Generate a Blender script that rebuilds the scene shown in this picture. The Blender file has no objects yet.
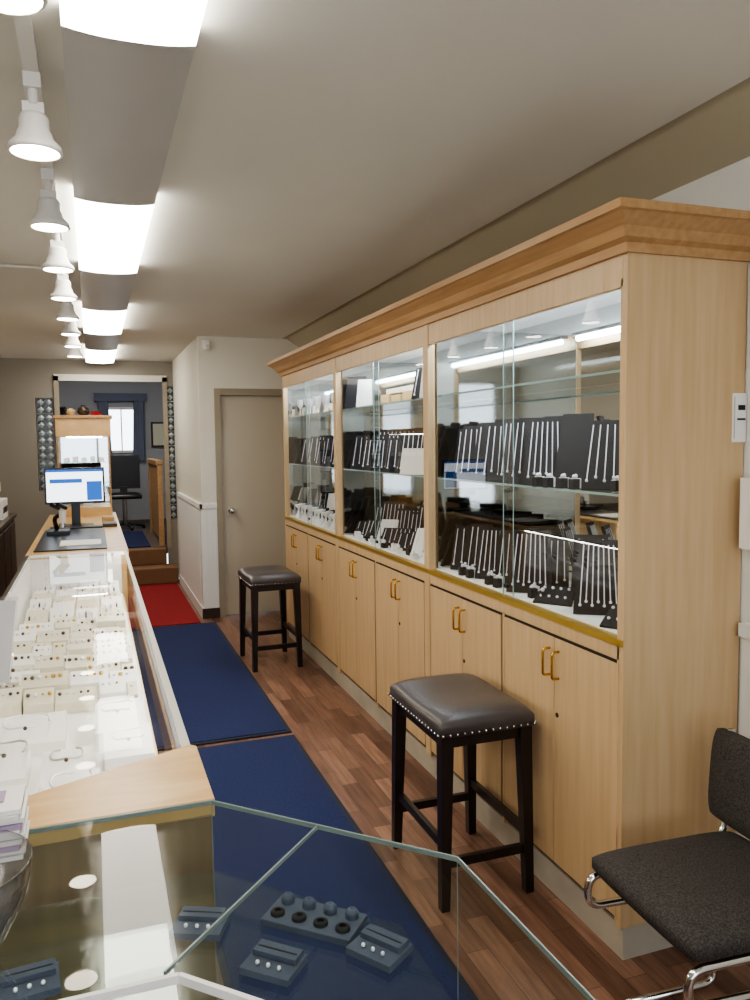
import bpy, math, random
from mathutils import Vector, Matrix
random.seed(7)
S = bpy.context.scene

# ------------------------------------------------------------------ materials
def lin(c):
    return tuple(((v/255)/12.92 if v/255 <= .04045 else ((v/255+.055)/1.055)**2.4) for v in c)
def mat(name, rgb, rough=.5, metal=0., emit=None, es=0., noise=0., nscale=8., bump=0., bscale=60., stretch=None, spec=.5, rgb2=None):
    m = bpy.data.materials.new(name); m.use_nodes = True
    nt = m.node_tree; b = nt.nodes['Principled BSDF']
    c = lin(rgb)
    b.inputs['Base Color'].default_value = (*c, 1)
    b.inputs['Roughness'].default_value = rough
    b.inputs['Metallic'].default_value = metal
    b.inputs['Specular IOR Level'].default_value = spec
    if emit:
        b.inputs['Emission Color'].default_value = (*lin(emit), 1)
        b.inputs['Emission Strength'].default_value = es
    tc = nt.nodes.new('ShaderNodeTexCoord')
    mp = nt.nodes.new('ShaderNodeMapping')
    nt.links.new(tc.outputs['Object'], mp.inputs[0])
    if stretch: mp.inputs['Scale'].default_value = stretch
    if noise > 0 or rgb2:
        n = nt.nodes.new('ShaderNodeTexNoise'); n.inputs['Scale'].default_value = nscale
        n.inputs['Detail'].default_value = 5
        nt.links.new(mp.outputs[0], n.inputs['Vector'])
        r = nt.nodes.new('ShaderNodeValToRGB')
        c2 = lin(rgb2) if rgb2 else tuple(v*(1-noise) for v in c)
        r.color_ramp.elements[0].position = .3; r.color_ramp.elements[1].position = .7
        r.color_ramp.elements[0].color = (*c2, 1); r.color_ramp.elements[1].color = (*c, 1)
        nt.links.new(n.outputs['Fac'], r.inputs[0]); nt.links.new(r.outputs[0], b.inputs['Base Color'])
    if bump > 0:
        n2 = nt.nodes.new('ShaderNodeTexNoise'); n2.inputs['Scale'].default_value = bscale
        nt.links.new(mp.outputs[0], n2.inputs['Vector'])
        bp = nt.nodes.new('ShaderNodeBump'); bp.inputs['Strength'].default_value = bump
        bp.inputs['Distance'].default_value = .004
        nt.links.new(n2.outputs['Fac'], bp.inputs['Height']); nt.links.new(bp.outputs[0], b.inputs['Normal'])
    return m
def glass(name, tint=(1, 1, 1), f0=.08, mult=.9):
    m = bpy.data.materials.new(name); m.use_nodes = True
    nt = m.node_tree; nt.nodes.clear()
    out = nt.nodes.new('ShaderNodeOutputMaterial')
    mix = nt.nodes.new('ShaderNodeMixShader')
    tr = nt.nodes.new('ShaderNodeBsdfTransparent'); tr.inputs[0].default_value = (*tint, 1)
    gl = nt.nodes.new('ShaderNodeBsdfGlossy'); gl.inputs['Roughness'].default_value = 0.01
    lw = nt.nodes.new('ShaderNodeLayerWeight'); lw.inputs[0].default_value = .5
    p = nt.nodes.new('ShaderNodeMath'); p.operation = 'POWER'; p.inputs[1].default_value = 5
    ma = nt.nodes.new('ShaderNodeMath'); ma.operation = 'MULTIPLY_ADD'
    ma.inputs[1].default_value = mult; ma.inputs[2].default_value = f0
    nt.links.new(lw.outputs['Facing'], p.inputs[0]); nt.links.new(p.outputs[0], ma.inputs[0])
    nt.links.new(ma.outputs[0], mix.inputs[0]); nt.links.new(tr.outputs[0], mix.inputs[1])
    nt.links.new(gl.outputs[0], mix.inputs[2]); nt.links.new(mix.outputs[0], out.inputs[0])
    return m
def emis(name, rgb, s):
    m = bpy.data.materials.new(name); m.use_nodes = True
    nt = m.node_tree; nt.nodes.clear()
    out = nt.nodes.new('ShaderNodeOutputMaterial'); e = nt.nodes.new('ShaderNodeEmission')
    e.inputs[0].default_value = (*lin(rgb), 1); e.inputs[1].default_value = s
    nt.links.new(e.outputs[0], out.inputs[0]); return m

M = {}
M['wall'] = mat('paint_cream', (216, 212, 199), .7, bump=.05)
M['wallw'] = mat('paint_white', (226, 226, 222), .7, bump=.05)
M['wallg'] = mat('paint_grey', (140, 134, 124), .7)
M['ceil'] = mat('ceiling_paint', (226, 225, 217), .75, noise=.04, nscale=1.5)
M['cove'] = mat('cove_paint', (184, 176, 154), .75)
M['oak'] = mat('maple_veneer', (206, 178, 138), .42, rgb2=(193, 162, 121), nscale=7, stretch=(6, 6, .35))
M['oakh'] = mat('crown_oak', (188, 150, 104), .4, rgb2=(168, 128, 84), nscale=9, stretch=(5, .35, 5))
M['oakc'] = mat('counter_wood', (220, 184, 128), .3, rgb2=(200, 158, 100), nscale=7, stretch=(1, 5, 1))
M['oakd'] = mat('counter_wood_shaded', (146, 120, 88), .4, rgb2=(124, 100, 72), nscale=7, stretch=(5, 5, .5))  # counter wood in a darker colour, standing in for shade on the panel
M['gap'] = mat('shadow_gap', (40, 28, 18), .8)
M['plinth'] = mat('plinth_vinyl', (190, 182, 166), .6, noise=.25, nscale=5)
M['brass'] = mat('brass', (205, 165, 85), .25, metal=1)
M['gold'] = mat('gold_track', (196, 165, 80), .35, metal=.8)
M['chrome'] = mat('chrome', (215, 215, 215), .12, metal=1)
M['alu'] = mat('aluminium_edge', (190, 188, 178), .35, metal=.8)
M['silver'] = mat('silver_chain', (240, 240, 244), .35, metal=.3)
M['espresso'] = mat('espresso_wood', (30, 20, 16), .35, noise=.3, nscale=10, stretch=(4, 4, .5))
M['leather'] = mat('dark_leather', (74, 68, 67), .32, bump=.25, bscale=120, noise=.2, nscale=12)
M['black'] = mat('black_velvet', (22, 22, 27), .8)
M['blackp'] = mat('black_plastic', (20, 20, 22), .3)
M['fabric'] = mat('chair_fabric', (82, 76, 72), .9, bump=.6, bscale=400, noise=.75, nscale=200)
M['white'] = mat('white_plastic', (232, 230, 226), .4)
M['paper'] = mat('paper', (238, 236, 232), .7)
M['cream'] = mat('cream_leatherette', (216, 211, 190), .6)
M['whitep'] = mat('display_white', (240, 239, 235), .6)
M['grey'] = mat('grey_velvet', (74, 82, 98), .85, bump=.2, bscale=200)
M['tan'] = mat('tan_box', (186, 158, 112), .7)
M['blue'] = mat('blue_carpet', (28, 44, 92), .95, rgb2=(17, 28, 66), nscale=90, bump=.7, bscale=250)
M['bluee'] = mat('blue_rubber_edge', (16, 24, 46), .7)
M['red'] = mat('red_carpet', (150, 24, 30), .95, rgb2=(120, 16, 22), nscale=80, bump=.6, bscale=250)
M['dwood'] = mat('dark_walnut', (62, 44, 34), .45, noise=.3, nscale=6, stretch=(4, 4, .5))
M['step'] = mat('step_carpet', (130, 98, 72), .9, noise=.2, nscale=60)
M['bluewall'] = mat('back_room_paint', (168, 168, 172), .8)
M['backfl'] = mat('back_room_floor', (84, 70, 62), .6)
M['drape'] = mat('drape_slate', (108, 114, 132), .9)
M['door'] = mat('door_paint', (180, 171, 154), .5)
M['doorf'] = mat('door_frame_paint', (150, 140, 122), .5)
M['mirror'] = mat('mirror', (205, 208, 206), .02, metal=1)
M['mirrors'] = mat('side_mirror', (200, 203, 201), .04, metal=1)
M['fixg'] = mat('fixture_acrylic', (190, 190, 188), .4)
M['glass'] = glass('clear_glass', f0=.08)
M['gcnt'] = glass('counter_clear_glass', f0=.014, mult=.6)
M['gtop'] = glass('corner_counter_glass', (.90, .94, .93), .022, .9)
M['gshelf'] = glass('shelf_glass', (.93, .98, .96), .06, .9)
M['gedge'] = mat('glass_edge', (150, 178, 174), .2)
M['gedge2'] = mat('glass_seam', (132, 146, 142), .2)
M['acryl'] = glass('acrylic', (.95, .95, .97), .12, .8)
M['block'] = mat('glass_block', (74, 84, 90), .08, bump=1, bscale=30, noise=.6, nscale=25)
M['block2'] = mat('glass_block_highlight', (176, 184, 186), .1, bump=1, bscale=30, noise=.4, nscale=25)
M['lens'] = emis('fluorescent_lens', (255, 248, 236), 12.5)
M['bulb'] = emis('spot_bulb', (255, 242, 220), 26)
M['tube'] = emis('led_tube', (226, 240, 255), 70)
M['led'] = emis('counter_led', (255, 250, 238), 52)
M['screen'] = emis('screen_blue', (50, 95, 170), 1.6)
M['screen2'] = emis('screen_window', (222, 230, 238), 2.8)
M['purple'] = mat('purple_print', (170, 150, 180), .6)
M['teal'] = mat('teal_band', (40, 80, 110), .6)
M['gem'] = mat('gem_dark', (70, 58, 48), .3, metal=.3)

def floor_mat():
    m = bpy.data.materials.new('wood_laminate'); m.use_nodes = True
    nt = m.node_tree; b = nt.nodes['Principled BSDF']
    tc = nt.nodes.new('ShaderNodeTexCoord'); mp = nt.nodes.new('ShaderNodeMapping')
    mp.inputs['Rotation'].default_value = (0, 0, math.pi/2)
    nt.links.new(tc.outputs['Object'], mp.inputs[0])
    br = nt.nodes.new('ShaderNodeTexBrick')
    br.inputs['Scale'].default_value = 1; br.inputs['Brick Width'].default_value = .42
    br.inputs['Row Height'].default_value = .075; br.inputs['Mortar Size'].default_value = .001
    br.inputs['Color1'].default_value = (*lin((108, 77, 62)), 1)
    br.inputs['Color2'].default_value = (*lin((164, 126, 104)), 1)
    br.inputs['Mortar'].default_value = (*lin((64, 44, 34)), 1)
    br.offset = .37
    nt.links.new(mp.outputs[0], br.inputs['Vector'])
    mp2 = nt.nodes.new('ShaderNodeMapping'); mp2.inputs['Scale'].default_value = (14, 1.2, 1)
    nt.links.new(tc.outputs['Object'], mp2.inputs[0])
    n = nt.nodes.new('ShaderNodeTexNoise'); n.inputs['Scale'].default_value = 4; n.inputs['Detail'].default_value = 7
    nt.links.new(mp2.outputs[0], n.inputs['Vector'])
    r = nt.nodes.new('ShaderNodeValToRGB'); r.color_ramp.elements[0].position = .3; r.color_ramp.elements[1].position = .7
    r.color_ramp.elements[0].color = (.52, .48, .47, 1); r.color_ramp.elements[1].color = (1, 1, 1, 1)
    nt.links.new(n.outputs['Fac'], r.inputs[0])
    mx = nt.nodes.new('ShaderNodeMix'); mx.data_type = 'RGBA'; mx.blend_type = 'MULTIPLY'
    mx.inputs['Factor'].default_value = 1
    nt.links.new(br.outputs['Color'], mx.inputs['A']); nt.links.new(r.outputs[0], mx.inputs['B'])
    nt.links.new(mx.outputs['Result'], b.inputs['Base Color'])
    b.inputs['Roughness'].default_value = .3
    return m
M['floor'] = floor_mat()

# ------------------------------------------------------------------ mesh builder
class MB:
    def __init__(s): s.v = []; s.f = []; s.m = []; s.sm = []; s.mats = []; s.T = None
    def mi(s, m):
        if m not in s.mats: s.mats.append(m)
        return s.mats.index(m)
    def add(s, vs, fs, m, smooth=False):
        o = len(s.v)
        for p in vs:
            p = Vector(p); s.v.append(s.T @ p if s.T else p)
        k = s.mi(m)
        for f in fs: s.f.append([i+o for i in f]); s.m.append(k); s.sm.append(smooth)
        return s
    def box(s, x0, x1, y0, y1, z0, z1, m):
        return s.add([(x0,y0,z0),(x1,y0,z0),(x1,y1,z0),(x0,y1,z0),(x0,y0,z1),(x1,y0,z1),(x1,y1,z1),(x0,y1,z1)],
            [(0,3,2,1),(4,5,6,7),(0,1,5,4),(1,2,6,5),(2,3,7,6),(3,0,4,7)], m)
    def prism(s, poly, z0, z1, m):
        n = len(poly)
        vs = [(x,y,z0) for x,y in poly]+[(x,y,z1) for x,y in poly]
        fs = [tuple(range(n-1,-1,-1)), tuple(range(n,2*n))]+[(i,(i+1)%n,n+(i+1)%n,n+i) for i in range(n)]
        return s.add(vs, fs, m)
    def quad(s, a, b, c, d, m): return s.add([a,b,c,d], [(0,1,2,3)], m)
    def cyl(s, p0, p1, r0, m, r1=None, n=14, cap=True):
        r1 = r0 if r1 is None else r1
        p0 = Vector(p0); p1 = Vector(p1); d = (p1-p0).normalized()
        a = d.orthogonal().normalized(); b = d.cross(a)
        vs = []
        for p, r in ((p0,r0),(p1,r1)):
            for i in range(n):
                t = 2*math.pi*i/n; vs.append(p+a*math.cos(t)*r+b*math.sin(t)*r)
        s.add(vs, [(i,(i+1)%n,n+(i+1)%n,n+i) for i in range(n)], m, True)
        if cap: s.add(vs, [tuple(range(n-1,-1,-1)), tuple(range(n,2*n))], m)
        return s
    def lathe(s, prof, c, m, n=20):
        vs = []; k = len(prof)
        for r, z in prof:
            for i in range(n):
                t = 2*math.pi*i/n; vs.append((c[0]+r*math.cos(t), c[1]+r*math.sin(t), c[2]+z))
        fs = [(j*n+i, j*n+(i+1)%n, (j+1)*n+(i+1)%n, (j+1)*n+i) for j in range(k-1) for i in range(n)]
        return s.add(vs, fs, m, True)
    def sph(s, c, r, m, n=8, sq=1.):
        k = max(4, n//2+1)
        return s.lathe([(max(1e-5,r*math.sin(math.pi*j/k)), -r*sq*math.cos(math.pi*j/k)) for j in range(k+1)], c, m, n)
    def tube(s, pts, r, m, fil=.05, n=10):
        P = [Vector(p) for p in pts]; Q = [P[0]]
        for i in range(1, len(P)-1):
            a = (P[i-1]-P[i]); b = (P[i+1]-P[i])
            f = min(fil, a.length*.49, b.length*.49); A = P[i]+a.normalized()*f; B = P[i]+b.normalized()*f
            for k in range(7):
                t = k/6; Q.append(A*(1-t)**2+P[i]*2*t*(1-t)+B*t*t)
        Q.append(P[-1]); vs = []; a = None
        for i, q in enumerate(Q):
            d = (Q[min(i+1,len(Q)-1)]-Q[max(i-1,0)]).normalized()
            a = d.orthogonal().normalized() if a is None else (a-d*a.dot(d)).normalized()
            b = d.cross(a)
            for j in range(n):
                t = 2*math.pi*j/n; vs.append(q+a*math.cos(t)*r+b*math.sin(t)*r)
        fs = [(k*n+i,k*n+(i+1)%n,(k+1)*n+(i+1)%n,(k+1)*n+i) for k in range(len(Q)-1) for i in range(n)]
        L = (len(Q)-1)*n
        fs += [tuple(range(n-1,-1,-1)), tuple(range(L, L+n))]
        return s.add(vs, fs, m, True)
    def cushion(s, cx, cy, lx, ly, z0, h, m, sad=0., side=.4, e=5, N=18):
        vs = []; fs = []
        for j in range(N+1):
            for i in range(N+1):
                u = math.sin((2*i/N-1)*math.pi/2); v = math.sin((2*j/N-1)*math.pi/2)
                q = max(0,(1-abs(u)**e))**.5*max(0,(1-abs(v)**e))**.5
                k = 1-.035*(abs(u*v)**4)
                vs.append((cx+u*lx/2*k, cy+v*ly/2*k, z0+h*side+h*(1-side)*q+sad*v*v*q))
        for j in range(N):
            for i in range(N): a=j*(N+1)+i; fs.append((a,a+1,a+N+2,a+N+1))
        rim = [i for i in range(N+1)]+[(j+1)*(N+1)+N for j in range(N)]+[N*(N+1)+N-1-i for i in range(N)]+[(N-1-j)*(N+1) for j in range(N-1)]
        o = len(vs)
        for i in rim: vs.append((vs[i][0], vs[i][1], z0))
        n = len(rim)
        for i in range(n): fs.append((o+i, o+(i+1)%n, rim[(i+1)%n], rim[i]))
        fs.append(tuple(range(o+n-1,o-1,-1)))
        s.add(vs, fs, m, True)
        return s
    def build(s, name, parent=None, bevel=0.):
        me = bpy.data.meshes.new(name)
        mn = Vector([min(p[i] for p in s.v) for i in range(3)]); mx = Vector([max(p[i] for p in s.v) for i in range(3)])
        o = Vector(((mn.x+mx.x)/2, (mn.y+mx.y)/2, mn.z))
        me.from_pydata([p-o for p in s.v], [], s.f)
        for m in s.mats: me.materials.append(M[m])
        for p, k, q in zip(me.polygons, s.m, s.sm): p.material_index = k; p.use_smooth = q
        me.update()
        ob = bpy.data.objects.new(name, me); S.collection.objects.link(ob)
        if parent: ob.parent = parent; ob.location = o-parent.location
        else: ob.location = o
        if bevel:
            b = ob.modifiers.new('bev', 'BEVEL'); b.width = bevel; b.segments = 2; b.limit_method = 'ANGLE'
        return ob
def empty(name, loc):
    e = bpy.data.objects.new(name, None); S.collection.objects.link(e); e.location = Vector(loc); e.empty_display_size = .1
    return e
def B(name, *a, parent=None, bevel=0.): return MB().box(*a).build(name, parent, bevel)

CZ = 2.48
# ------------------------------------------------------------------ room shell
B('floor', -1.6, 1.97, -2.6, 9.25, -.08, 0, 'floor')
B('ceiling', -1.7, 1.64, -2.6, 9.3, CZ, CZ+.1, 'ceil')
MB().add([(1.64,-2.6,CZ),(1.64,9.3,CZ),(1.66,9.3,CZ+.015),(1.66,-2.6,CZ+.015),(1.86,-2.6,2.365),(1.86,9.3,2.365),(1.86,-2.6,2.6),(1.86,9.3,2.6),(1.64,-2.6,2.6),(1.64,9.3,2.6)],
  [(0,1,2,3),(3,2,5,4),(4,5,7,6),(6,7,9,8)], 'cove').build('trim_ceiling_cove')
B('wall_right', 1.85, 1.97, -2.6, 9.3, 0, 2.6, 'wallw')
B('wall_left', -1.7, -1.6, -2.6, 9.3, 0, CZ, 'wall')
MB().box(-1.6,1.85,-2.7,-2.6,0,.7,'wall').box(-1.6,1.85,-2.7,-2.6,2.3,CZ,'wall').box(-1.6,-1.3,-2.7,-2.6,.7,2.3,'wall').box(1.5,1.85,-2.7,-2.6,.7,2.3,'wall').build('wall_front')
w = MB()
w.box(-1.32,-1.27,-2.68,-2.62,.7,2.3,'doorf').box(1.47,1.52,-2.68,-2.62,.7,2.3,'doorf').box(.08,.12,-2.68,-2.62,.7,2.3,'doorf')
w.box(-1.27,1.47,-2.68,-2.62,.7,.74,'doorf').box(-1.27,1.47,-2.68,-2.62,2.26,2.3,'doorf')
w.quad((-1.27,-2.65,.74),(1.47,-2.65,.74),(1.47,-2.65,2.26),(-1.27,-2.65,2.26),'glass').build('window_1')
# partition with side door
MB().box(.89,1.02,7.04,7.14,0,CZ,'wall').box(1.02,1.85,7.04,7.14,2.03,CZ,'wall').box(.89,1.0,7.14,9.3,0,CZ,'wall').build('wall_partition')
d = MB()
d.box(1.02,1.07,7.02,7.12,0,2.03,'doorf').box(1.80,1.85,7.02,7.12,0,2.03,'doorf').box(1.07,1.80,7.02,7.12,1.97,2.03,'doorf')
d.box(1.075,1.795,7.055,7.095,.01,1.965,'door')
d.cyl((1.15,7.055,.95),(1.15,7.045,.95),.03,'chrome').sph((1.15,7.01,.95),.028,'chrome',12).cyl((1.15,7.05,.95),(1.15,7.02,.95),.012,'chrome')
d.build('door_1')
# back wall
bw = MB()
bw.box(-1.6,-.56,9.3,9.4,0,CZ,'wallg').box(-.56,-.38,9.3,9.4,0,1.06,'wallg').box(-.56,-.38,9.3,9.4,2.06,CZ,'wallg')
bw.box(-.38,-.33,9.3,9.4,0,CZ,'wallg').box(-.33,.78,9.3,9.4,2.28,CZ,'wallg').box(.78,.80,9.3,9.4,0,CZ,'wallg')
bw.box(.80,1.0,9.3,9.4,0,.69,'wallg').box(.80,1.0,9.3,9.4,2.2,CZ,'wallg').build('wall_back')
for x0, x1, z0, z1 in ((-.555,-.385,1.06,2.06),(.805,.985,.69,2.2)):
    g = MB(); n = round((z1-z0)/.17); h = (z1-z0)/n
    g.box(x0,x1,9.33,9.37,z0,z1,'wallw')
    for i in range(n):
        za = z0+i*h+.006; zb = z0+(i+1)*h-.006
        g.box(x0+.006,x1-.006,9.31,9.39,za,zb,'block')
        for a in range(2):
            for b in range(2):
                xc = x0+.006+(a+.5)*(x1-x0-.012)/2; zc = za+(b+.5)*(zb-za)/2
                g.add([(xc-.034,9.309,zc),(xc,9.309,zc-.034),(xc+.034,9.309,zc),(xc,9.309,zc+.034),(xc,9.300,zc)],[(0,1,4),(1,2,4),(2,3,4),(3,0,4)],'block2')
    g.build('glass_block_window')
MB().box(-.37,-.32,9.28,9.3,.36,2.3,'doorf').box(.77,.82,9.28,9.3,.36,2.3,'doorf').box(-.37,.82,9.28,9.3,2.25,2.32,'wall').build('trim_back_opening')
MB().box(-.34,.86,8.97,9.29,0,.18,'step').box(-.32,.76,9.24,9.4,.18,.36,'step').build('carpeted_steps', bevel=.012)
# back room
B('floor_back_room', -1.6, 1.9, 9.4, 13, .28, .36, 'backfl')
B('ceiling_back_room', -1.6, 1.9, 9.4, 13, 2.75, 2.85, 'ceil')
B('wall_back_room_left', -1.7, -1.6, 9.4, 13, .3, 2.8, 'bluewall')
B('wall_back_room_right', 1.9, 2.0, 9.4, 13, .3, 2.8, 'bluewall')
MB().box(-1.6,.2,13,13.1,.3,2.8,'bluewall').box(.68,1.9,13,13.1,.3,2.8,'bluewall').box(.2,.68,13,13.1,.3,1.45,'bluewall').box(.2,.68,13,13.1,2.1,2.8,'bluewall').build('wall_back_room_rear')
MB().box(.18,.22,12.97,13,1.42,2.13,'white').box(.66,.70,12.97,13,1.42,2.13,'white').box(.22,.66,12.97,13,1.42,1.46,'white').box(.22,.66,12.97,13,2.09,2.13,'white').box(.43,.45,12.98,13,1.46,2.09,'white').build('window_2')
q = MB()
for sx, c0 in ((1,.12),(-1,.76)):
    for k in range(6): q.cyl((c0+sx*k*.03,12.93,1.3),(c0+sx*k*.022,12.93,2.3),.02,'drape',n=8)
q.box(.05,.83,12.90,12.96,2.22,2.34,'drape'); q.build('window_curtains')
q = MB().box(-.9,-.35,12.6,12.98,.36,.40,'dwood')
for z in (.7,1.05,1.4,1.75,2.1): q.box(-.88,-.37,12.62,12.97,z,z+.02,'dwood')
q.box(-.9,-.88,12.6,12.98,.4,2.12,'dwood').box(-.37,-.35,12.6,12.98,.4,2.12,'dwood')
for k in range(28):
    z = (.4,.72,1.07,1.42,1.77)[k%5]; x = -.86+.078*(k//5)
    q.box(x,x+.05,12.66,12.9,z,z+.2+.02*(k%3),('tan','teal','whitep','purple')[k%4])
q.build('office_bookcase')
MB().box(.88,1.14,12.96,12.99,1.5,1.9,'gem').box(.91,1.11,12.955,12.96,1.53,1.87,'cream').build('picture_frame')
B('carpet_runner', .15, .6, 9.45, 11.2, .361, .372, 'blue')
MB().box(.70,.76,9.5,9.56,.36,1.32,'oakh').box(.70,.76,11.0,11.06,.36,1.32,'oakh').box(.69,.77,9.5,11.06,1.30,1.36,'oakh').box(.715,.745,9.56,11.0,.42,1.28,'oakh').build('stair_half_wall', bevel=.004)
MB().box(-.3,.12,11.6,12.5,1.06,1.1,'dwood').box(-.3,-.26,11.6,12.5,.36,1.06,'dwood').box(.08,.12,11.6,12.5,.36,1.06,'dwood').box(-.15,.05,11.8,12.0,1.1,1.12,'paper').box(-.2,.08,12.2,12.24,1.15,1.4,'blackp').box(-.1,0,12.2,12.28,1.1,1.15,'blackp').build('office_desk')
oc = MB().cushion(.40,11.6,.46,.46,.80,.08,'blackp').box(.17,.63,11.84,11.9,.92,1.4,'blackp').cyl((.40,11.6,.42),(.40,11.6,.80),.03,'chrome').box(.35,.45,11.8,11.86,.8,.95,'blackp')
for k in range(5):
    t=2*math.pi*k/5; oc.tube([(.40,11.6,.45),(.40+.25*math.cos(t),11.6+.25*math.sin(t),.40)],.015,'blackp'); oc.sph((.40+.25*math.cos(t),11.6+.25*math.sin(t),.385),.024,'blackp')
oc.build('office_chair')
MB().box(-.1,.5,10.6,11.3,2.72,2.75,'lens').build('back_room_fill_light')  # unseen glowing panel added to brighten the back room
# wainscot
wn = MB()
y = 7.14
wn.box(.876,.89,7.03,8.96,.08,1.0,'wallw')
while y < 8.9: wn.box(.871,.876,y,y+.038,.08,.97,'wallw'); y += .05
wn.box(.862,.89,7.015,8.96,.98,1.02,'wallw').box(.865,.89,7.02,8.96,.0,.1,'wallw')
wn.box(.876,1.018,7.026,7.04,.08,1.0,'wallw').box(.866,1.018,7.015,7.04,.98,1.02,'wallw')
for k in range(3): wn.box(.885+k*.045,.92+k*.045,7.022,7.026,.08,.97,'wallw')
wn.build('trim_wainscot')
MB().box(.866,1.02,7.012,7.04,0,.09,'dwood').build('baseboard_partition')
wr = MB().box(1.835,1.85,-2.6,1.85,.08,.96,'wallw').box(1.82,1.85,-2.6,1.85,.95,.99,'wallw')
y = -.5
while y < 1.8: wr.box(1.83,1.835,y,y+.038,.08,.95,'wallw'); y += .05
wr.build('trim_wainscot_right')
MB().box(1.818,1.85,-2.6,1.85,0,.09,'wallw').build('baseboard_right')
MB().box(.93,.99,7.0,7.04,2.36,2.44,'white').sph((.96,7.0,2.385),.022,'white').build('motion_sensor', bevel=.005)
MB().tube([(-1.6,4.5,CZ-.012),(-.09,4.5,CZ-.012)],.007,'white').build('ceiling_conduit')
# ------------------------------------------------------------------ mats
MB().box(.1,.95,4.04,6.82,.001,.009,'bluee').box(.125,.925,4.065,6.795,.009,.013,'blue').build('floor_runner_rug')
MB().box(.3,.95,1.6,3.99,.001,.009,'bluee').box(.32,.925,1.62,3.965,.009,.013,'blue').build('floor_runner_rug')
MB().box(.16,.83,6.86,8.93,.001,.008,'red').build('red_entry_mat')

# ------------------------------------------------------------------ ceiling fixtures
fx = empty('fluorescent_light_row', (.11, 4, 2.4))
def fixture(y0, y1, m, nm):
    q = MB(); n = 10; pr = []
    for k in range(n+1):
        t = -1+2*k/n; pr.append((.11+.14*t, 2.424+.012*abs(t)**2.4))
    pr = [(-.03,CZ-.001)]+pr+[(.25,CZ-.001)]
    vs = [(x,y0,z) for x,z in pr]+[(x,y1,z) for x,z in pr]; k = len(pr)
    q.add(vs, [(i,i+1,k+i+1,k+i) for i in range(1,k-2)], m, True)
    q.add(vs, [(0,1,k+1,k),(k-2,k-1,2*k-1,2*k-2)], m)
    q.add(vs, [tuple(range(k)),tuple(range(2*k-1,k-1,-1))], 'fixg')
    q.build(nm, fx)
for a, b in ((-1.78,-.56),(.66,1.86),(3.1,4.34),(5.54,6.74),(7.85,9.1)): fixture(a,b,'lens','lit_lens')
for a, b in ((-.56,.66),(1.86,3.1),(4.34,5.54),(6.74,7.85)): fixture(a+.005,b-.005,'fixg','unlit_lens')
tr = MB().box(-.125,-.09,.2,7.9,CZ-.02,CZ-.001,'white')
for yy in (1.45,2.18,2.90,3.58,4.27,4.95,5.62,6.3,7.0):
    x = -.107
    tr.box(x-.02,x+.02,yy-.02,yy+.10,CZ-.055,CZ-.02,'white')
    tr.cyl((x,yy,CZ-.055),(x,yy,CZ-.09),.012,'white').box(x-.025,x+.025,yy-.006,yy+.006,CZ-.13,CZ-.085,'white')
    tr.lathe([(.001,-.115),(.03,-.115),(.036,-.125),(.036,-.150),(.042,-.160),(.046,-.175),(.062,-.19),(.065,-.205),(.058,-.207)],(x,yy,CZ),'white',20)
    tr.lathe([(.056,-.204),(.04,-.208),(.001,-.211)],(x,yy,CZ),'bulb',16)
tr.build('track_lighting')

# ------------------------------------------------------------------ big wall cabinet
X0, X1, Y0, Y1 = 1.42, 1.845, 1.87, 6.12
cab = empty('wall_display_cabinet', (X0, Y0, 0))
secs = [(Y0, 3.285), (3.285, 4.70), (4.70, Y1)]
c = MB()
c.box(X0+.012,X1,Y0+.002,Y1-.002,0,.10,'plinth')
c.build('plinth', cab)
c = MB()
c.box(X0,X1,Y0,Y0+.02,.10,2.08,'oak').box(X0,X1,Y1-.02,Y1,.10,2.08,'oak')
c.box(X0+.02,X1,Y0+.02,Y1-.02,.10,.12,'oak').box(X0+.02,X1,Y0+.02,Y1-.02,.93,.965,'oak')
c.box(X0+.02,X1,Y0+.02,Y1-.02,2.05,2.08,'oak')
c.box(X0,X0+.02,Y0+.02,Y1-.02,.905,.95,'oak').box(X0,X0+.02,Y0+.02,Y1-.02,1.975,2.08,'oak')
for yy in (3.285, 4.70):
    c.box(X0-.004,X0+.03,yy-.028,yy+.028,.10,2.075,'oak')
    c.box(X0+.03,X1,yy-.01,yy+.01,.12,2.05,'oak')
c.box(X0,X0+.02,Y0+.02,Y0+.03,.1,2.0,'oak').box(X0,X0+.02,Y1-.03,Y1-.02,.1,2.0,'oak')
c.box(X0+.025,X0+.03,Y0+.03,Y1-.03,.12,.91,'gap')
c.build('carcass', cab, .0015)
c = MB().box(X0-.006,X0+.03,Y0+.002,Y1-.002,.95,.968,'gold').build('brass_track', cab)
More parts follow.
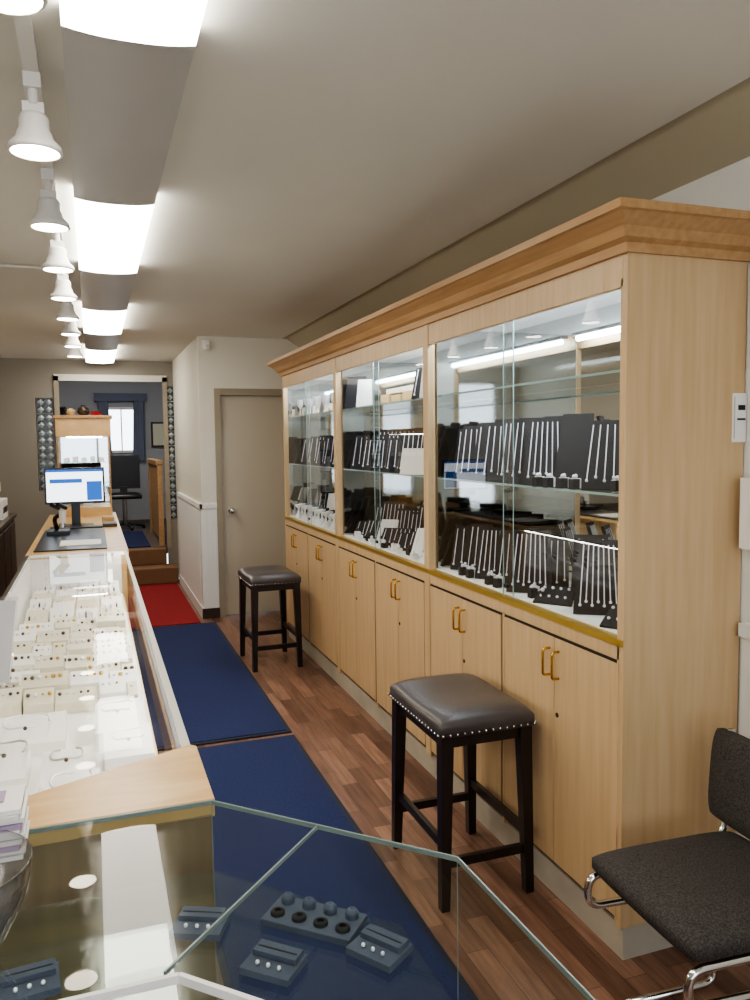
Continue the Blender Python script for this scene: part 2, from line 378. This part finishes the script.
for (a, b) in secs:
    a2 = a+(.012 if a==Y0 else .03); b2 = b-(.012 if b==Y1 else .03)
    mid = (a+b)/2
    for (p, q) in ((a2, mid-.008), (mid+.008, b2)):
        m2 = (p+q)/2
        dd = MB()
        dd.box(X0-.004,X0+.018,p+.007,m2-.002,.128,.895,'oak').box(X0-.004,X0+.018,m2+.002,q-.007,.128,.895,'oak')
        dd.build('double_door', cab, .0015)
        MB().box(X0+.0005,X0+.002,p,q,.12,.903,'gap').build('door_reveal', cab)
        hh = MB()
        for s_ in (-1,1):
            yy = m2+s_*.028
            hh.tube([(X0-.002,yy,.765),(X0-.03,yy,.765),(X0-.03,yy,.855),(X0-.002,yy,.855)],.0045,'brass',.012,8)
        hh.cyl((X0-.002,m2-.02,.64),(X0-.006,m2-.02,.64),.008,'gap')
        hh.build('door_pulls', cab)
    MB().box(X0,X0+.02,mid-.007,mid+.007,.1,.91,'oak').build('mullion', cab)
    gd = MB(); th = (b2-a2)/2
    gd.quad((X0+.012,a2,.968),(X0+.012,a2+th+.03,.968),(X0+.012,a2+th+.03,1.975),(X0+.012,a2,1.975),'glass')
    gd.quad((X0+.02,a2+th-.03,.968),(X0+.02,b2,.968),(X0+.02,b2,1.975),(X0+.02,a2+th-.03,1.975),'glass')
    gd.box(X0+.010,X0+.014,a2+th+.029,a2+th+.0302,.968,1.975,'gedge').box(X0+.018,X0+.022,a2+th-.0302,a2+th-.029,.968,1.975,'gedge')
    gd.box(X0+.008,X0+.018,a2+th+.0,a2+th+.02,1.0,1.015,'blackp')
    gd.build('sliding_glass', cab)
    sh = MB()
    for z in (1.38, 1.75):
        sh.quad((X0+.06,a2+.014,z),(X1-.05,a2+.014,z),(X1-.05,b2-.014,z),(X0+.06,b2-.014,z),'gshelf')
        sh.box(X0+.058,X0+.06,a2+.014,b2-.014,z-.004,z+.004,'gedge')
    sh.build('glass_shelves', cab)
    mr = MB()
    mr.box(X1-.03,X1-.02,a2,b2,.965,2.05,'mirror')
    mr.box(X0+.035,X1-.03,a2,a2+.012,.965,2.05,'whitep').box(X0+.035,X1-.03,b2-.012,b2,.965,2.05,'mirrors').box(X0+.03,X1-.03,a2,b2,.965,.972,'whitep')
    mr.box(X0+.03,X1-.03,a2,b2,2.04,2.048,'whitep')
    mr.build('interior_lining', cab)
    tb = MB().cyl((X0+.07,a2+.08,2.015),(X0+.07,b2-.08,2.015),.012,'tube').box(X0+.05,X0+.09,a2+.06,b2-.06,2.026,2.04,'white')
    tb.build('led_tube', cab)
pr = [(0,2.065),(.012,2.065),(.016,2.09),(.035,2.10),(.05,2.125),(.078,2.145),(.088,2.152),(.10,2.155),(.10,2.178),(0,2.178)]
vs = []
for o, z in pr: vs += [(X1,Y1+o,z),(X0-o,Y1+o,z),(X0-o,Y0-o,z),(X1,Y0-o,z)]
fs = [(4*j+i,4*j+i+1,4*j+i+5,4*j+i+4) for j in range(len(pr)-1) for i in range(3)]
MB().add(vs, fs, 'oakh').box(X0,X1,Y0,Y1,2.165,2.177,'oakh').build('crown_moulding', cab)

# ---- merchandise in cabinet
def board(x, y, z, w, h, ang, strands=5, m='black', tilt=.32, sm='silver'):
    q = MB(); q.T = Matrix.Translation((x,y,z)) @ Matrix.Rotation(ang,4,'Z')
    ca, sa = math.cos(tilt), math.sin(tilt)
    def P(u, v, t=0): return (u, v*h*sa - t*ca, v*h*ca + t*sa)
    t0 = .006
    vs = [P(-w/2,0,t0),P(w/2,0,t0),P(w*.42,1,t0),P(-w*.42,1,t0),P(-w/2,0,-t0+.0),P(w/2,0,-t0+.0),P(w*.42,1,-t0),P(-w*.42,1,-t0)]
    q.add(vs, [(0,1,2,3),(5,4,7,6),(0,4,5,1),(1,5,6,2),(2,6,7,3),(3,7,4,0)], m)
    q.add([P(-w*.2,.0),P(w*.2,.0),P(w*.1,.8),P(-w*.1,.8),(-w*.2,h*sa*1.4,0),(w*.2,h*sa*1.4,0)], [(2,3,4,5),(0,4,5,1)], m)
    for i in range(strands):
        u = (i-(strands-1)/2)/max(1,strands-1)*w*.66
        a = P(u*1.1,.12+.05*(i%2),t0+.002); b = P(u*.9,.93,t0+.002)
        q.cyl(a,b,.0022,sm,n=5,cap=False)
        q.sph(a,.0055,sm,6)
    return q
def put(q, name): q.build(name)
A = math.radians
R = random.uniform
for (x,y,w,h,an,st) in ((1.53,1.97,.09,.24,-32,4),(1.57,2.20,.12,.24,-48,4),(1.58,2.38,.13,.27,-50,0),(1.54,2.50,.15,.26,-38,6),
        (1.54,2.62,.14,.26,-40,5),(1.55,2.74,.12,.26,-40,5),(1.53,2.85,.12,.25,-42,4),(1.55,2.96,.12,.25,-40,4),(1.53,3.06,.12,.24,-40,4),(1.55,3.16,.11,.23,-40,3),
        (1.66,2.62,.13,.27,-45,4),(1.66,2.82,.13,.27,-45,4),(1.66,3.02,.13,.27,-45,4),(1.66,2.06,.1,.22,-35,3)):
    put(board(x,y,1.382,w,h,A(an),st),'necklace_display_stand')
for (x,y,w,h,an,st) in ((1.54,2.16,.16,.25,-35,7),(1.53,2.58,.17,.24,-38,7),(1.55,2.76,.12,.22,-40,4),(1.53,2.90,.12,.22,-42,5),(1.55,3.04,.12,.22,-42,4),(1.53,3.16,.1,.2,-42,3),
        (1.65,2.36,.14,.24,-35,2),(1.66,2.62,.12,.2,-40,4),(1.66,2.9,.12,.2,-40,4),(1.66,2.1,.13,.28,-50,0),(1.66,1.97,.1,.15,-40,3)):
    put(board(x,y,.974,w,h,A(an),st),'necklace_display_stand')
ep = board(1.50,1.95,.974,.18,.10,A(-55),0,tilt=1.0)
for i in range(6):
    for j in range(2): ep.sph((-.07+.028*i, .025+.04*j, .024+.026*j),.006,'silver',6)
ep.build('earring_display_pad')
ep = board(1.49,2.36,.974,.14,.09,A(-55),0,tilt=1.0)
for i in range(4):
    for j in range(2): ep.sph((-.05+.03*i, .025+.035*j, .024+.024*j),.006,'silver',6)
ep.build('earring_display_pad')
for (y,z,x) in ((2.30,1.382,1.50),(2.07,1.382,1.55),(2.42,1.382,1.475),(2.46,.974,1.48),(3.0,.974,1.46),(2.76,.974,1.46)):
    q = MB()
    for k in range(4):
        xx = x+.03*(k%2); yy = y-.05+.035*k
        q.box(xx,xx+.028,yy,yy+.028,z,z+.035,'whitep' if k%2 else 'black'); q.sph((xx+.014,yy+.014,z+.042),.008,'silver',6)
    q.build('ring_box_group', bevel=.002)
q = MB()
for y0 in (2.02,2.27,2.66,2.93): q.box(1.455,1.60,y0,y0+.2,.9725,.9735,'paper')
q.build('white_display_liner')
# mid section
y = 3.38; k = 0
while y < 4.6:
    put(board(1.53+.03*(k%2),y,1.382,.11+.01*(k%3),R(.19,.25),A(-40),3+k%3),'necklace_display_stand')
    if k%2: put(board(1.66,y+.04,1.382,.13,.25,A(-45),4),'necklace_display_stand')
    y += .1; k += 1
y = 3.38; k = 0
while y < 4.6:
    put(board(1.53+.02*(k%2),y,.974,.12,R(.10,.16),A(-42),3+k%2,'whitep' if k%5==2 else 'black',.6),'bracelet_display')
    put(board(1.66,y+.03,.974,.12,R(.18,.25),A(-42),4),'necklace_display_stand')
    y += .115; k += 1
put(board(1.485,3.60,1.384,.17,.13,A(-62),0,'paper',.1),'price_sign_card')
put(board(1.50,3.40,1.752,.13,.2,A(-50),0,'paper',.15,'black'),'framed_sign')
put(board(1.50,3.53,1.752,.10,.16,A(-45),3),'necklace_display_stand')
put(board(1.50,4.54,1.752,.14,.19,A(-40),0,'black',.15),'framed_sign')
put(board(1.50,4.38,1.752,.10,.16,A(-40),0,'paper',.15),'framed_sign')
q = MB()
for k in range(4): q.box(1.56,1.72,3.62+k*.17,3.76+k*.17,1.752,1.80+.012*(k%2),'tan')
q.box(1.57,1.70,3.8,4.2,1.812,1.84,'cream'); q.build('jewelry_box_stack', bevel=.003)
q = MB()
for k in range(12):
    yy = 3.35+k*.105; xx = 1.46+.02*(k%2)
    q.box(xx,xx+.03,yy,yy+.035,.974,.998+.01*(k%2),'whitep' if k%3 else 'black'); q.sph((xx+.015,yy+.017,1.008+.01*(k%2)),.010,'gem' if k%2 else 'silver',6)
q.build('ring_stand_group')
# far section
y = 4.80; k = 0
while y < 6.0:
    put(board(1.54+.03*(k%2),y,1.382,.13,R(.17,.24),A(-40),3+k%2,'whitep' if k==5 else 'black'),'necklace_display_stand')
    y += .105; k += 1
for k in range(5): put(board(1.66,4.85+.25*k,.974,.13,.2,A(-40),3,'whitep' if k%2 else 'black'),'necklace_display_stand')
q = MB()
for k in range(11):
    yy = 4.78+k*.11; q.lathe([(.018,0),(.004,.006),(.004,.05),(.02,.07),(.024,.12)],(1.5+.05*(k%2),yy,1.752),'silver',10)
    q.box(1.62,1.70,yy,yy+.09,1.752,1.80+.03*(k%3),('tan','cream','gem')[k%3])
q.build('goblet_collection')
q = MB()
for k in range(20):
    yy = 4.78+k*.063; xx = 1.48+.045*(k%3)
    q.lathe([(.028,0),(.026,.02),(.008,.04),(.008,.07),(.028,.09),(.028,.1),(.001,.1)],(xx,yy,.974),('whitep','silver','black')[k%3],10)
q.build('watch_stand_group')

# ------------------------------------------------------------------ long counter
CX0, CX1 = -.355, .16
ZT = .95
ct = empty('jewelry_counter', (CX0, 1.3, 0))
c = MB()
c.box(CX0,CX1-.02,1.56,4.66,.08,.70,'oakc').box(CX0+.03,CX1-.05,1.6,7.3,0,.08,'dwood')
c.box(CX0+.02,CX1-.03,1.56,4.66,.70,.712,'whitep')
c.box(CX0,CX0+.015,1.45,4.66,.70,.935,'whitep').box(CX0+.015,CX1-.03,4.64,4.66,.70,.93,'whitep')
c.box(CX0,CX1,4.66,7.3,.08,.93,'oakc').box(CX0-.01,CX1+.012,4.64,7.32,.93,.955,'oakc')
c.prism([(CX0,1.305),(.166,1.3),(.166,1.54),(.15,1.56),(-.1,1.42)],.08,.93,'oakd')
c.prism([(CX0-.01,1.302),(.172,1.302),(.172,1.55),(.16,1.56),(-.10,1.44)],.925,.957,'oakc')
c.build('base', ct, .002)
g = MB()
g.add([(-.10,1.44,ZT),(CX1,1.56,ZT),(CX1,4.66,ZT),(CX0,4.66,ZT),(CX0,1.32,ZT)],[(0,1,2,3,4)],'gcnt')
g.quad((CX1,1.56,.70),(CX1,4.66,.70),(CX1,4.66,ZT),(CX1,1.56,ZT),'gcnt')
g.build('glass_top', ct)
e = MB()
e.box(CX1-.014,CX1+.002,1.56,4.66,ZT-.005,ZT+.003,'alu').box(CX0-.004,CX0+.012,1.35,4.66,ZT-.01,ZT+.004,'chrome')
e.box(CX0,CX1,4.635,4.66,ZT-.012,ZT+.004,'white')
e.box(CX1-.012,CX1-.005,1.6,4.62,.937,.944,'led')
e.build('frame_and_led', ct)
ZD = .713
def pad(q, x, y, w, l, h, m='cream', tilt=.02):
    q.add([(x,y,ZD),(x+w,y,ZD),(x+w,y+l,ZD),(x,y+l,ZD),(x,y,ZD+h),(x+w,y,ZD+h),(x+w,y+l,ZD+h+tilt),(x,y+l,ZD+h+tilt)],
      [(0,3,2,1),(4,5,6,7),(0,1,5,4),(1,2,6,5),(2,3,7,6),(3,0,4,7)], m)
q = MB()
for r in range(6):
    for k in range(4):
        y = 3.72+r*.15; x = -.31+k*.108+R(-.004,.004)
        pad(q,x,y,.094,.10,.03+R(0,.025),'whitep' if (r+k)%3 else 'cream',.05)
        for j in range(3): q.box(x+.014+.026*j,x+.020+.026*j,y+.035,y+.085,ZD+.05,ZD+.082,'gem' if (j+k+r)%3==0 else 'silver')
q.build('cream_ring_pads')
q = MB()
for r in range(10):
    y = 2.60+r*.108
    h = .03+.02*(r%2)
    x = -.32
    while x < .08:
        wd = R(.05,.15); wd = min(wd,.115-x)
        m_ = 'whitep' if R(0,1)<.35 else 'cream'
        hh_ = h+R(-.012,.025)
        pad(q,x,y,wd-.006,.062+R(-.012,.01),hh_,m_,.03)
        n = int(wd/.022)
        for j in range(n):
            q.sph((x+.012+.021*j,y+.034,ZD+hh_+.022),R(.004,.008),('gem','silver','gem','silver','gold')[int(R(0,4.99))],6)
        x += wd
    if r%2: q.box(-.32,.1,y+.066,y+.09,ZD,ZD+.012,'gem')
q.build('ring_display_bars')
q = MB()
for (x,y,w,l,h) in ((-.30,1.72,.15,.2,.03),(-.13,1.75,.12,.16,.06),(.01,1.72,.10,.22,.02),(-.3,2.0,.12,.2,.05),(-.15,2.0,.13,.17,.02),(.0,2.02,.12,.16,.06),(-.02,2.24,.13,.2,.05),(-.3,2.28,.2,.18,.03)):
    pad(q,x,y,w,l,h,'whitep',.025)
for k,(x,y,z,r) in enumerate(((-.23,1.82,.06,.055),(-.23,2.12,.085,.05),(-.2,2.36,.07,.06),(.04,2.34,.09,.045),(.06,2.1,.09,.04),(.06,1.84,.055,.04),(-.07,1.83,.1,.045),(-.09,2.12,.05,.04),(-.26,1.9,.06,.03))):
    pts = [(x+r*math.cos(t),y+r*math.sin(t),ZD+z+.004*math.sin(3*t)) for t in [A(-60+30*j+25*k) for j in range(11)]]
    q.tube(pts,.003,('silver','alu')[k%2],.01,6)
    q.sph((x,y-r,ZD+z),.006,'gem',6)
q.build('white_necklace_risers')
MB().box(-.33,.06,4.75,5.9,.956,.964,'blackp').build('black_counter_mat', bevel=.003)
MB().box(-.2,.03,4.9,5.15,.9645,.970,'paper').build('paper_sheets')
mo = MB()
mo.T = Matrix.Translation((-.13,6.15,.956)) @ Matrix.Rotation(A(2),4,'Z')
mo.box(-.205,.205,-.015,.02,.17,.43,'blackp').quad((-.192,-.0155,.185),(.192,-.0155,.185),(.192,-.0155,.418),(-.192,-.0155,.418),'screen2')
mo.box(-.192,.192,-.0165,-.016,.40,.418,'screen').box(-.17,.05,-.018,-.017,.32,.35,'screen').quad((.08,-.0165,.19),(.185,-.0165,.19),(.185,-.0165,.33),(.08,-.0165,.33),'screen')
mo.box(-.03,.03,.02,.05,.05,.30,'blackp').box(-.03,.03,.0,.04,.01,.19,'blackp').box(-.12,.12,-.08,.1,0,.012,'blackp')
mo.build('computer_monitor', bevel=.002)
MB().box(-.3,.05,5.93,6.04,.956,.972,'blackp').build('keyboard', bevel=.002)
q = MB()
q.box(-.30,-.16,5.52,5.70,.965,.99,'blackp').tube([(-.24,5.64,.99),(-.26,5.64,1.07),(-.20,5.56,1.10)],.014,'blackp',.04)
q.cyl((-.20,5.56,1.14),(-.20,5.54,1.04),.026,'white',.02).cyl((-.20,5.54,1.04),(-.20,5.535,1.01),.018,'chrome').cyl((-.22,5.55,1.14),(-.26,5.46,1.17),.014,'blackp').cyl((-.18,5.55,1.14),(-.22,5.46,1.17),.014,'blackp')
q.build('stereo_microscope')
MB().box(.05,.15,6.0,6.2,.956,.98,'dwood').box(.05,.14,6.35,6.5,.956,1.0,'tan').build('wooden_card_tray', bevel=.003)
sc = MB()
sc.box(-.27,.14,7.0,7.25,.956,1.03,'oakc')
for (x,y) in ((-.27,7.0),(.13,7.0),(-.27,7.24),(.13,7.24)): sc.box(x,x+.01,y,y+.01,1.03,1.62,'oakh')
sc.box(-.26,.13,7.235,7.245,1.03,1.62,'mirror')
sc.quad((-.26,7.005,1.03),(.13,7.005,1.03),(.13,7.005,1.62),(-.26,7.005,1.62),'glass')
sc.box(-.26,.13,7.02,7.235,1.40,1.408,'gshelf').box(-.26,.13,7.02,7.235,1.20,1.208,'gshelf')
for k in range(5): sc.box(-.23+.07*k,-.19+.07*k,7.08,7.12,1.408,1.44+.01*(k%2),'whitep')
sc.box(-.28,.15,6.99,7.26,1.62,1.77,'oakc').box(-.295,.165,6.975,7.275,1.77,1.795,'oakh').box(-.2,.08,7.04,7.045,1.613,1.62,'led')
sc.build('countertop_showcase', bevel=.002)
q = MB()
q.lathe([(.03,0),(.05,.03),(.045,.06),(.015,.075),(.02,.085)],(-.06,7.1,1.796),'gem',12).lathe([(.02,0),(.035,.02),(.03,.05),(.01,.06)],(-.16,7.12,1.796),'tan',12).box(0,.08,7.06,7.16,1.796,1.83,'red')
q.build('decorative_teapots')
q = MB().box(-1.58,-.68,6.2,7.7,0,.92,'dwood').box(-1.59,-.66,6.18,7.72,.92,.95,'gem')
for k in range(3): q.box(-.68,-.67,6.25+k*.48,6.68+k*.48,.1,.88,'dwood')
q.build('storage_cabinet', bevel=.003)
q = MB().box(-1.2,-.70,7.0,7.4,.951,1.11,'white').box(-1.18,-.76,7.02,7.38,1.11,1.17,'white').box(-.702,-.696,7.05,7.35,1.0,1.05,'blackp')
q.box(-1.14,-.74,7.06,7.32,1.17,1.25,'cream').build('printer', bevel=.008)
q = MB(); q.T = Matrix.Translation((-.285,2.1,.955)) @ Matrix.Rotation(A(-25),4,'Z') @ Matrix.Rotation(A(-14),4,'X')
q.box(-.08,.08,-.002,.002,.022,.22,'paper').box(-.085,.085,-.006,-.003,.022,.23,'acryl').box(-.05,.05,-.0035,-.003,.07,.09,'teal').box(-.085,.085,-.04,.03,.01,.02,'acryl')
q.build('tabletop_sign_holder')
q = MB()
for k in range(10):
    o = .004*math.sin(k*2.1)
    q.box(-.25+o,-.115+o,1.20+o,1.29+o,.959+.0075*k,.9655+.0075*k,'paper' if k in (0,1,3,4,5,7,8,9) else 'purple')
q.box(-.2,-.14,1.23,1.27,.959+.075,.959+.0765,'purple')
q.build('brochure_stack')
q = MB()
q.lathe([(.001,.006),(.035,.006),(.04,.012),(.062,.04),(.082,.08),(.09,.12),(.093,.12),(.086,.08),(.066,.038),(.045,.005),(.001,.004)],(-.175,.97,.957),'acryl',28)
for k in range(14):
    t = k*2.4; r = .012+.03*((k*37)%10)/10
    q.sph((-.175+r*math.cos(t),.97+r*math.sin(t),.979+.011*(k%4)),.013,('purple','white','red')[k%3] if k%5 else 'teal',8)
q.build('glass_candy_bowl')

# ------------------------------------------------------------------ corner glass counter
cc = empty('corner_glass_counter', (0, 1, 0))
out = [(-1.25,1.297),(.166,1.293),(.469,.985),(.485,.5),(.485,-1.4)]
inn = [(.17,-1.4),(.17,.77),(.07,.868),(-1.25,.868)]
poly = out+inn
c = MB()
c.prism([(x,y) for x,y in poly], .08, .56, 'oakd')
c.prism([(x-.004 if x>0 else x,y-.004) for x,y in out]+inn, .56, .575, 'grey')
c.build('base', cc)
g = MB(); n = len(poly)
g.add([(x,y,.957) for x,y in poly],[tuple(range(n))[::-1]],'gtop')
for i in range(len(out)-1):
    (x0,y0),(x1,y1) = out[i],out[i+1]; g.quad((x0,y0,.575),(x1,y1,.575),(x1,y1,.955),(x0,y0,.955),'gtop')
g.build('glass_top', cc)
e = MB()
def strip(p, q_, w_, z0, z1, m):
    p = Vector((*p,0)); q_ = Vector((*q_,0)); d_ = (q_-p).normalized(); nn = Vector((-d_.y,d_.x,0))*w_/2
    a = [p-nn,q_-nn,q_+nn,p+nn]
    e.prism([(v.x,v.y) for v in a], z0, z1, m)
for i in range(len(out)-1): strip(out[i],out[i+1],.0022,.951,.9585,'gedge2')
strip((.306,1.145),(.055,.88),.0025,.953,.9585,'gedge2')
for i in range(len(inn)-1): strip(inn[i],inn[i+1],.006,.95,.960,'white')
for p in (out[1],out[2]): e.box(p[0]-.001,p[0],p[1]-.001,p[1],.575,.953,'gedge2')
e.build('edges', cc)
ZS = .862
g = MB().prism([(-1.2,.89),(-1.2,1.2),(.10,1.25),(.16,1.25),(.39,1.01),(.40,.5),(.39,0),(.2,0),(.2,.80),(.09,.89)][::-1],ZS-.005,ZS-.001,'gshelf'); g.build('inner_shelf', cc)
def frame(x,y,z,a,s=1): return Matrix.Translation((x,y,z)) @ Matrix.Rotation(A(a),4,'Z') @ Matrix.Scale(s,4)
q = MB(); q.T = frame(.275,1.055,ZS,-42,.82)
q.box(-.085,.085,-.04,.04,0,.012,'grey')
for k in range(4):
    x = -.063+k*.042
    q.lathe([(.012,0),(.012,.010),(.007,.016),(.001,.016)],(x,.022,.012),'grey',12)
    q.lathe([(.013,0),(.013,.006),(.006,.008),(.006,.001),(.001,.001)],(x,-.016,.012),'black',12)
q.build('ring_finger_display', bevel=.002)
for (x,y,a) in ((.20,.98,-42),(.34,.96,-55),(.12,1.10,-25),(.33,.80,-75),(.31,.62,-85),(-.10,1.05,5)):
    q = MB(); q.T = frame(x,y,ZS,a,.8)
    q.box(-.045,.045,-.035,.035,0,.012,'grey').box(-.04,.04,.0,.03,.012,.022,'grey').box(-.036,.036,.012,.015,.022,.023,'black').sph((0,-.018,.016),.004,'silver',6).sph((.02,-.018,.016),.004,'silver',6).sph((-.02,-.018,.016),.004,'silver',6)
    q.build('velvet_display_block', bevel=.002)
for (x,y,a,w_,l_) in ((.20,1.06,-42,.26,.2),(.36,.74,-85,.26,.16),(-.12,1.08,0,.28,.24),(-.5,1.08,0,.28,.24)):
    q = MB(); q.T = frame(x,y,.576,a)
    q.box(-w_/2,w_/2,-l_/2,l_/2,0,.02,'grey')
    for k in range(4): q.box(-w_/2+.02+k*(w_-.04)/4,-w_/2+.05+k*(w_-.04)/4,-.05,.05,.02,.05,'grey')
    q.build('velvet_tray', bevel=.003)

# ------------------------------------------------------------------ stools
def stool(cx, cy, rz=0):
    s = MB(); s.T = Matrix.Translation((cx,cy,0)) @ Matrix.Rotation(rz,4,'Z')
    W, L = .34, .46
    for sx in (-1,1):
        for sy in (-1,1):
            x1, y1 = sx*(W/2-.025), sy*(L/2-.025); x0, y0 = sx*(W/2-.012), sy*(L/2-.012)
            a, b = .015, .022
            s.add([(x0-a,y0-a,0),(x0+a,y0-a,0),(x0+a,y0+a,0),(x0-a,y0+a,0),(x1-b,y1-b,.59),(x1+b,y1-b,.59),(x1+b,y1+b,.59),(x1-b,y1+b,.59)],
              [(0,3,2,1),(4,5,6,7),(0,1,5,4),(1,2,6,5),(2,3,7,6),(3,0,4,7)],'espresso')
    for sy in (-1,1):
        s.box(-W/2+.03,W/2-.03,sy*(L/2-.025)-.01,sy*(L/2-.025)+.01,.545,.59,'espresso')
        s.box(-W/2+.025,W/2-.025,sy*(L/2-.018)-.009,sy*(L/2-.018)+.009,.14,.17,'espresso')
    for sx in (-1,1):
        s.box(sx*(W/2-.025)-.01,sx*(W/2-.025)+.01,-L/2+.03,L/2-.03,.545,.59,'espresso')
        s.box(sx*(W/2-.018)-.009,sx*(W/2-.018)+.009,-L/2+.025,L/2-.025,.2,.23,'espresso')
    s.box(-W/2+.02,W/2-.02,-L/2+.02,L/2-.02,.585,.592,'espresso')
    s.cushion(0,0,W+.02,L+.02,.588,.066,'leather',.022,.55,4)
    hw, hl = (W+.02)/2, (L+.02)/2
    n = 18
    for k in range(n+1):
        y = -hl+.012+(2*hl-.024)*k/n
        for sx in (-1,1): s.sph((sx*(hw+.0005),y,.597),.0045,'chrome',6)
    n = 13
    for k in range(n+1):
        x = -hw+.012+(2*hw-.024)*k/n
        for sy in (-1,1): s.sph((x,sy*(hl+.0005),.597),.0045,'chrome',6)
    s.build('counter_stool')
stool(1.20,2.51)
stool(1.14,5.46,A(1))

# ------------------------------------------------------------------ visitor chair
ch = MB(); ch.T = Matrix.Translation((1.42,1.50,0)) @ Matrix.Rotation(A(-3),4,'Z')
ch.cushion(0,0,.46,.42,.415,.055,'fabric',0,.5,5)
ch.box(-.2,.2,-.18,.18,.40,.418,'blackp')
for sy in (-1,1):
    y = sy*.20
    ch.tube([(.215,y,.74),(.205,y,.47),(.15,y,.395),(-.235,y,.395),(-.235,y,.31),(.13,y,.30),(.18,y,.011),(-.2,y,.011)],.0105,'chrome',.05)
ch.tube([(-.2,-.2,.011),(-.2,.2,.011)],.0105,'chrome')
sv = ch.T
ch.T = sv @ Matrix.Translation((.195,0,.49)) @ Matrix.Rotation(A(-86),4,'Y')
ch.cushion(.125,0,.25,.47,0,.045,'fabric',.02,.5,4)
ch.T = sv
ch.build('visitor_chair')

MB().box(1.838,1.848,1.58,1.838,1.535,1.68,'paper').box(1.836,1.838,1.70,1.80,1.60,1.61,'gem').box(1.836,1.838,1.72,1.82,1.63,1.65,'gem').build('notice_card')
MB().box(1.797,1.847,1.864,1.869,1.535,1.68,'paper').box(1.815,1.84,1.862,1.864,1.63,1.645,'blackp').box(1.812,1.842,1.862,1.864,1.60,1.606,'blackp').box(1.80,1.802,1.862,1.864,1.545,1.67,'alu').build('notice_card')
MB().box(1.80,1.846,1.60,1.835,1.22,1.43,'paper').box(1.798,1.8,1.62,1.8,1.3,1.34,'white').build('wall_file_holder', bevel=.003)
MB().box(1.832,1.846,1.55,1.835,1.75,2.05,'wallw').build('wall_panel_board')

# ------------------------------------------------------------------ world + camera
w = bpy.data.worlds.new('sky'); S.world = w; w.use_nodes = True
w.node_tree.nodes['Background'].inputs[0].default_value = (.76,.84,.95,1)
w.node_tree.nodes['Background'].inputs[1].default_value = 4.2

th, ph, ro = A(19.6), A(4.24), .0122
r0 = Vector((math.cos(th),-math.sin(th),0)); f = Vector((math.sin(th)*math.cos(ph),math.cos(th)*math.cos(ph),-math.sin(ph)))
u0 = r0.cross(f)
rt = r0*math.cos(ro)-u0*math.sin(ro); up = u0*math.cos(ro)+r0*math.sin(ro)
cd = bpy.data.cameras.new('camera'); cam = bpy.data.objects.new('camera', cd); S.collection.objects.link(cam)
mtx = Matrix((rt,up,-f)).transposed().to_4x4(); mtx.translation = (0,0,1.55); cam.matrix_world = mtx
cd.sensor_fit = 'VERTICAL'; cd.sensor_height = 36; cd.lens = 36*.790; cd.clip_start = .02
S.camera = cam
S.view_settings.view_transform = 'AgX'
S.view_settings.look = 'AgX - Medium High Contrast'
S.view_settings.exposure = .33
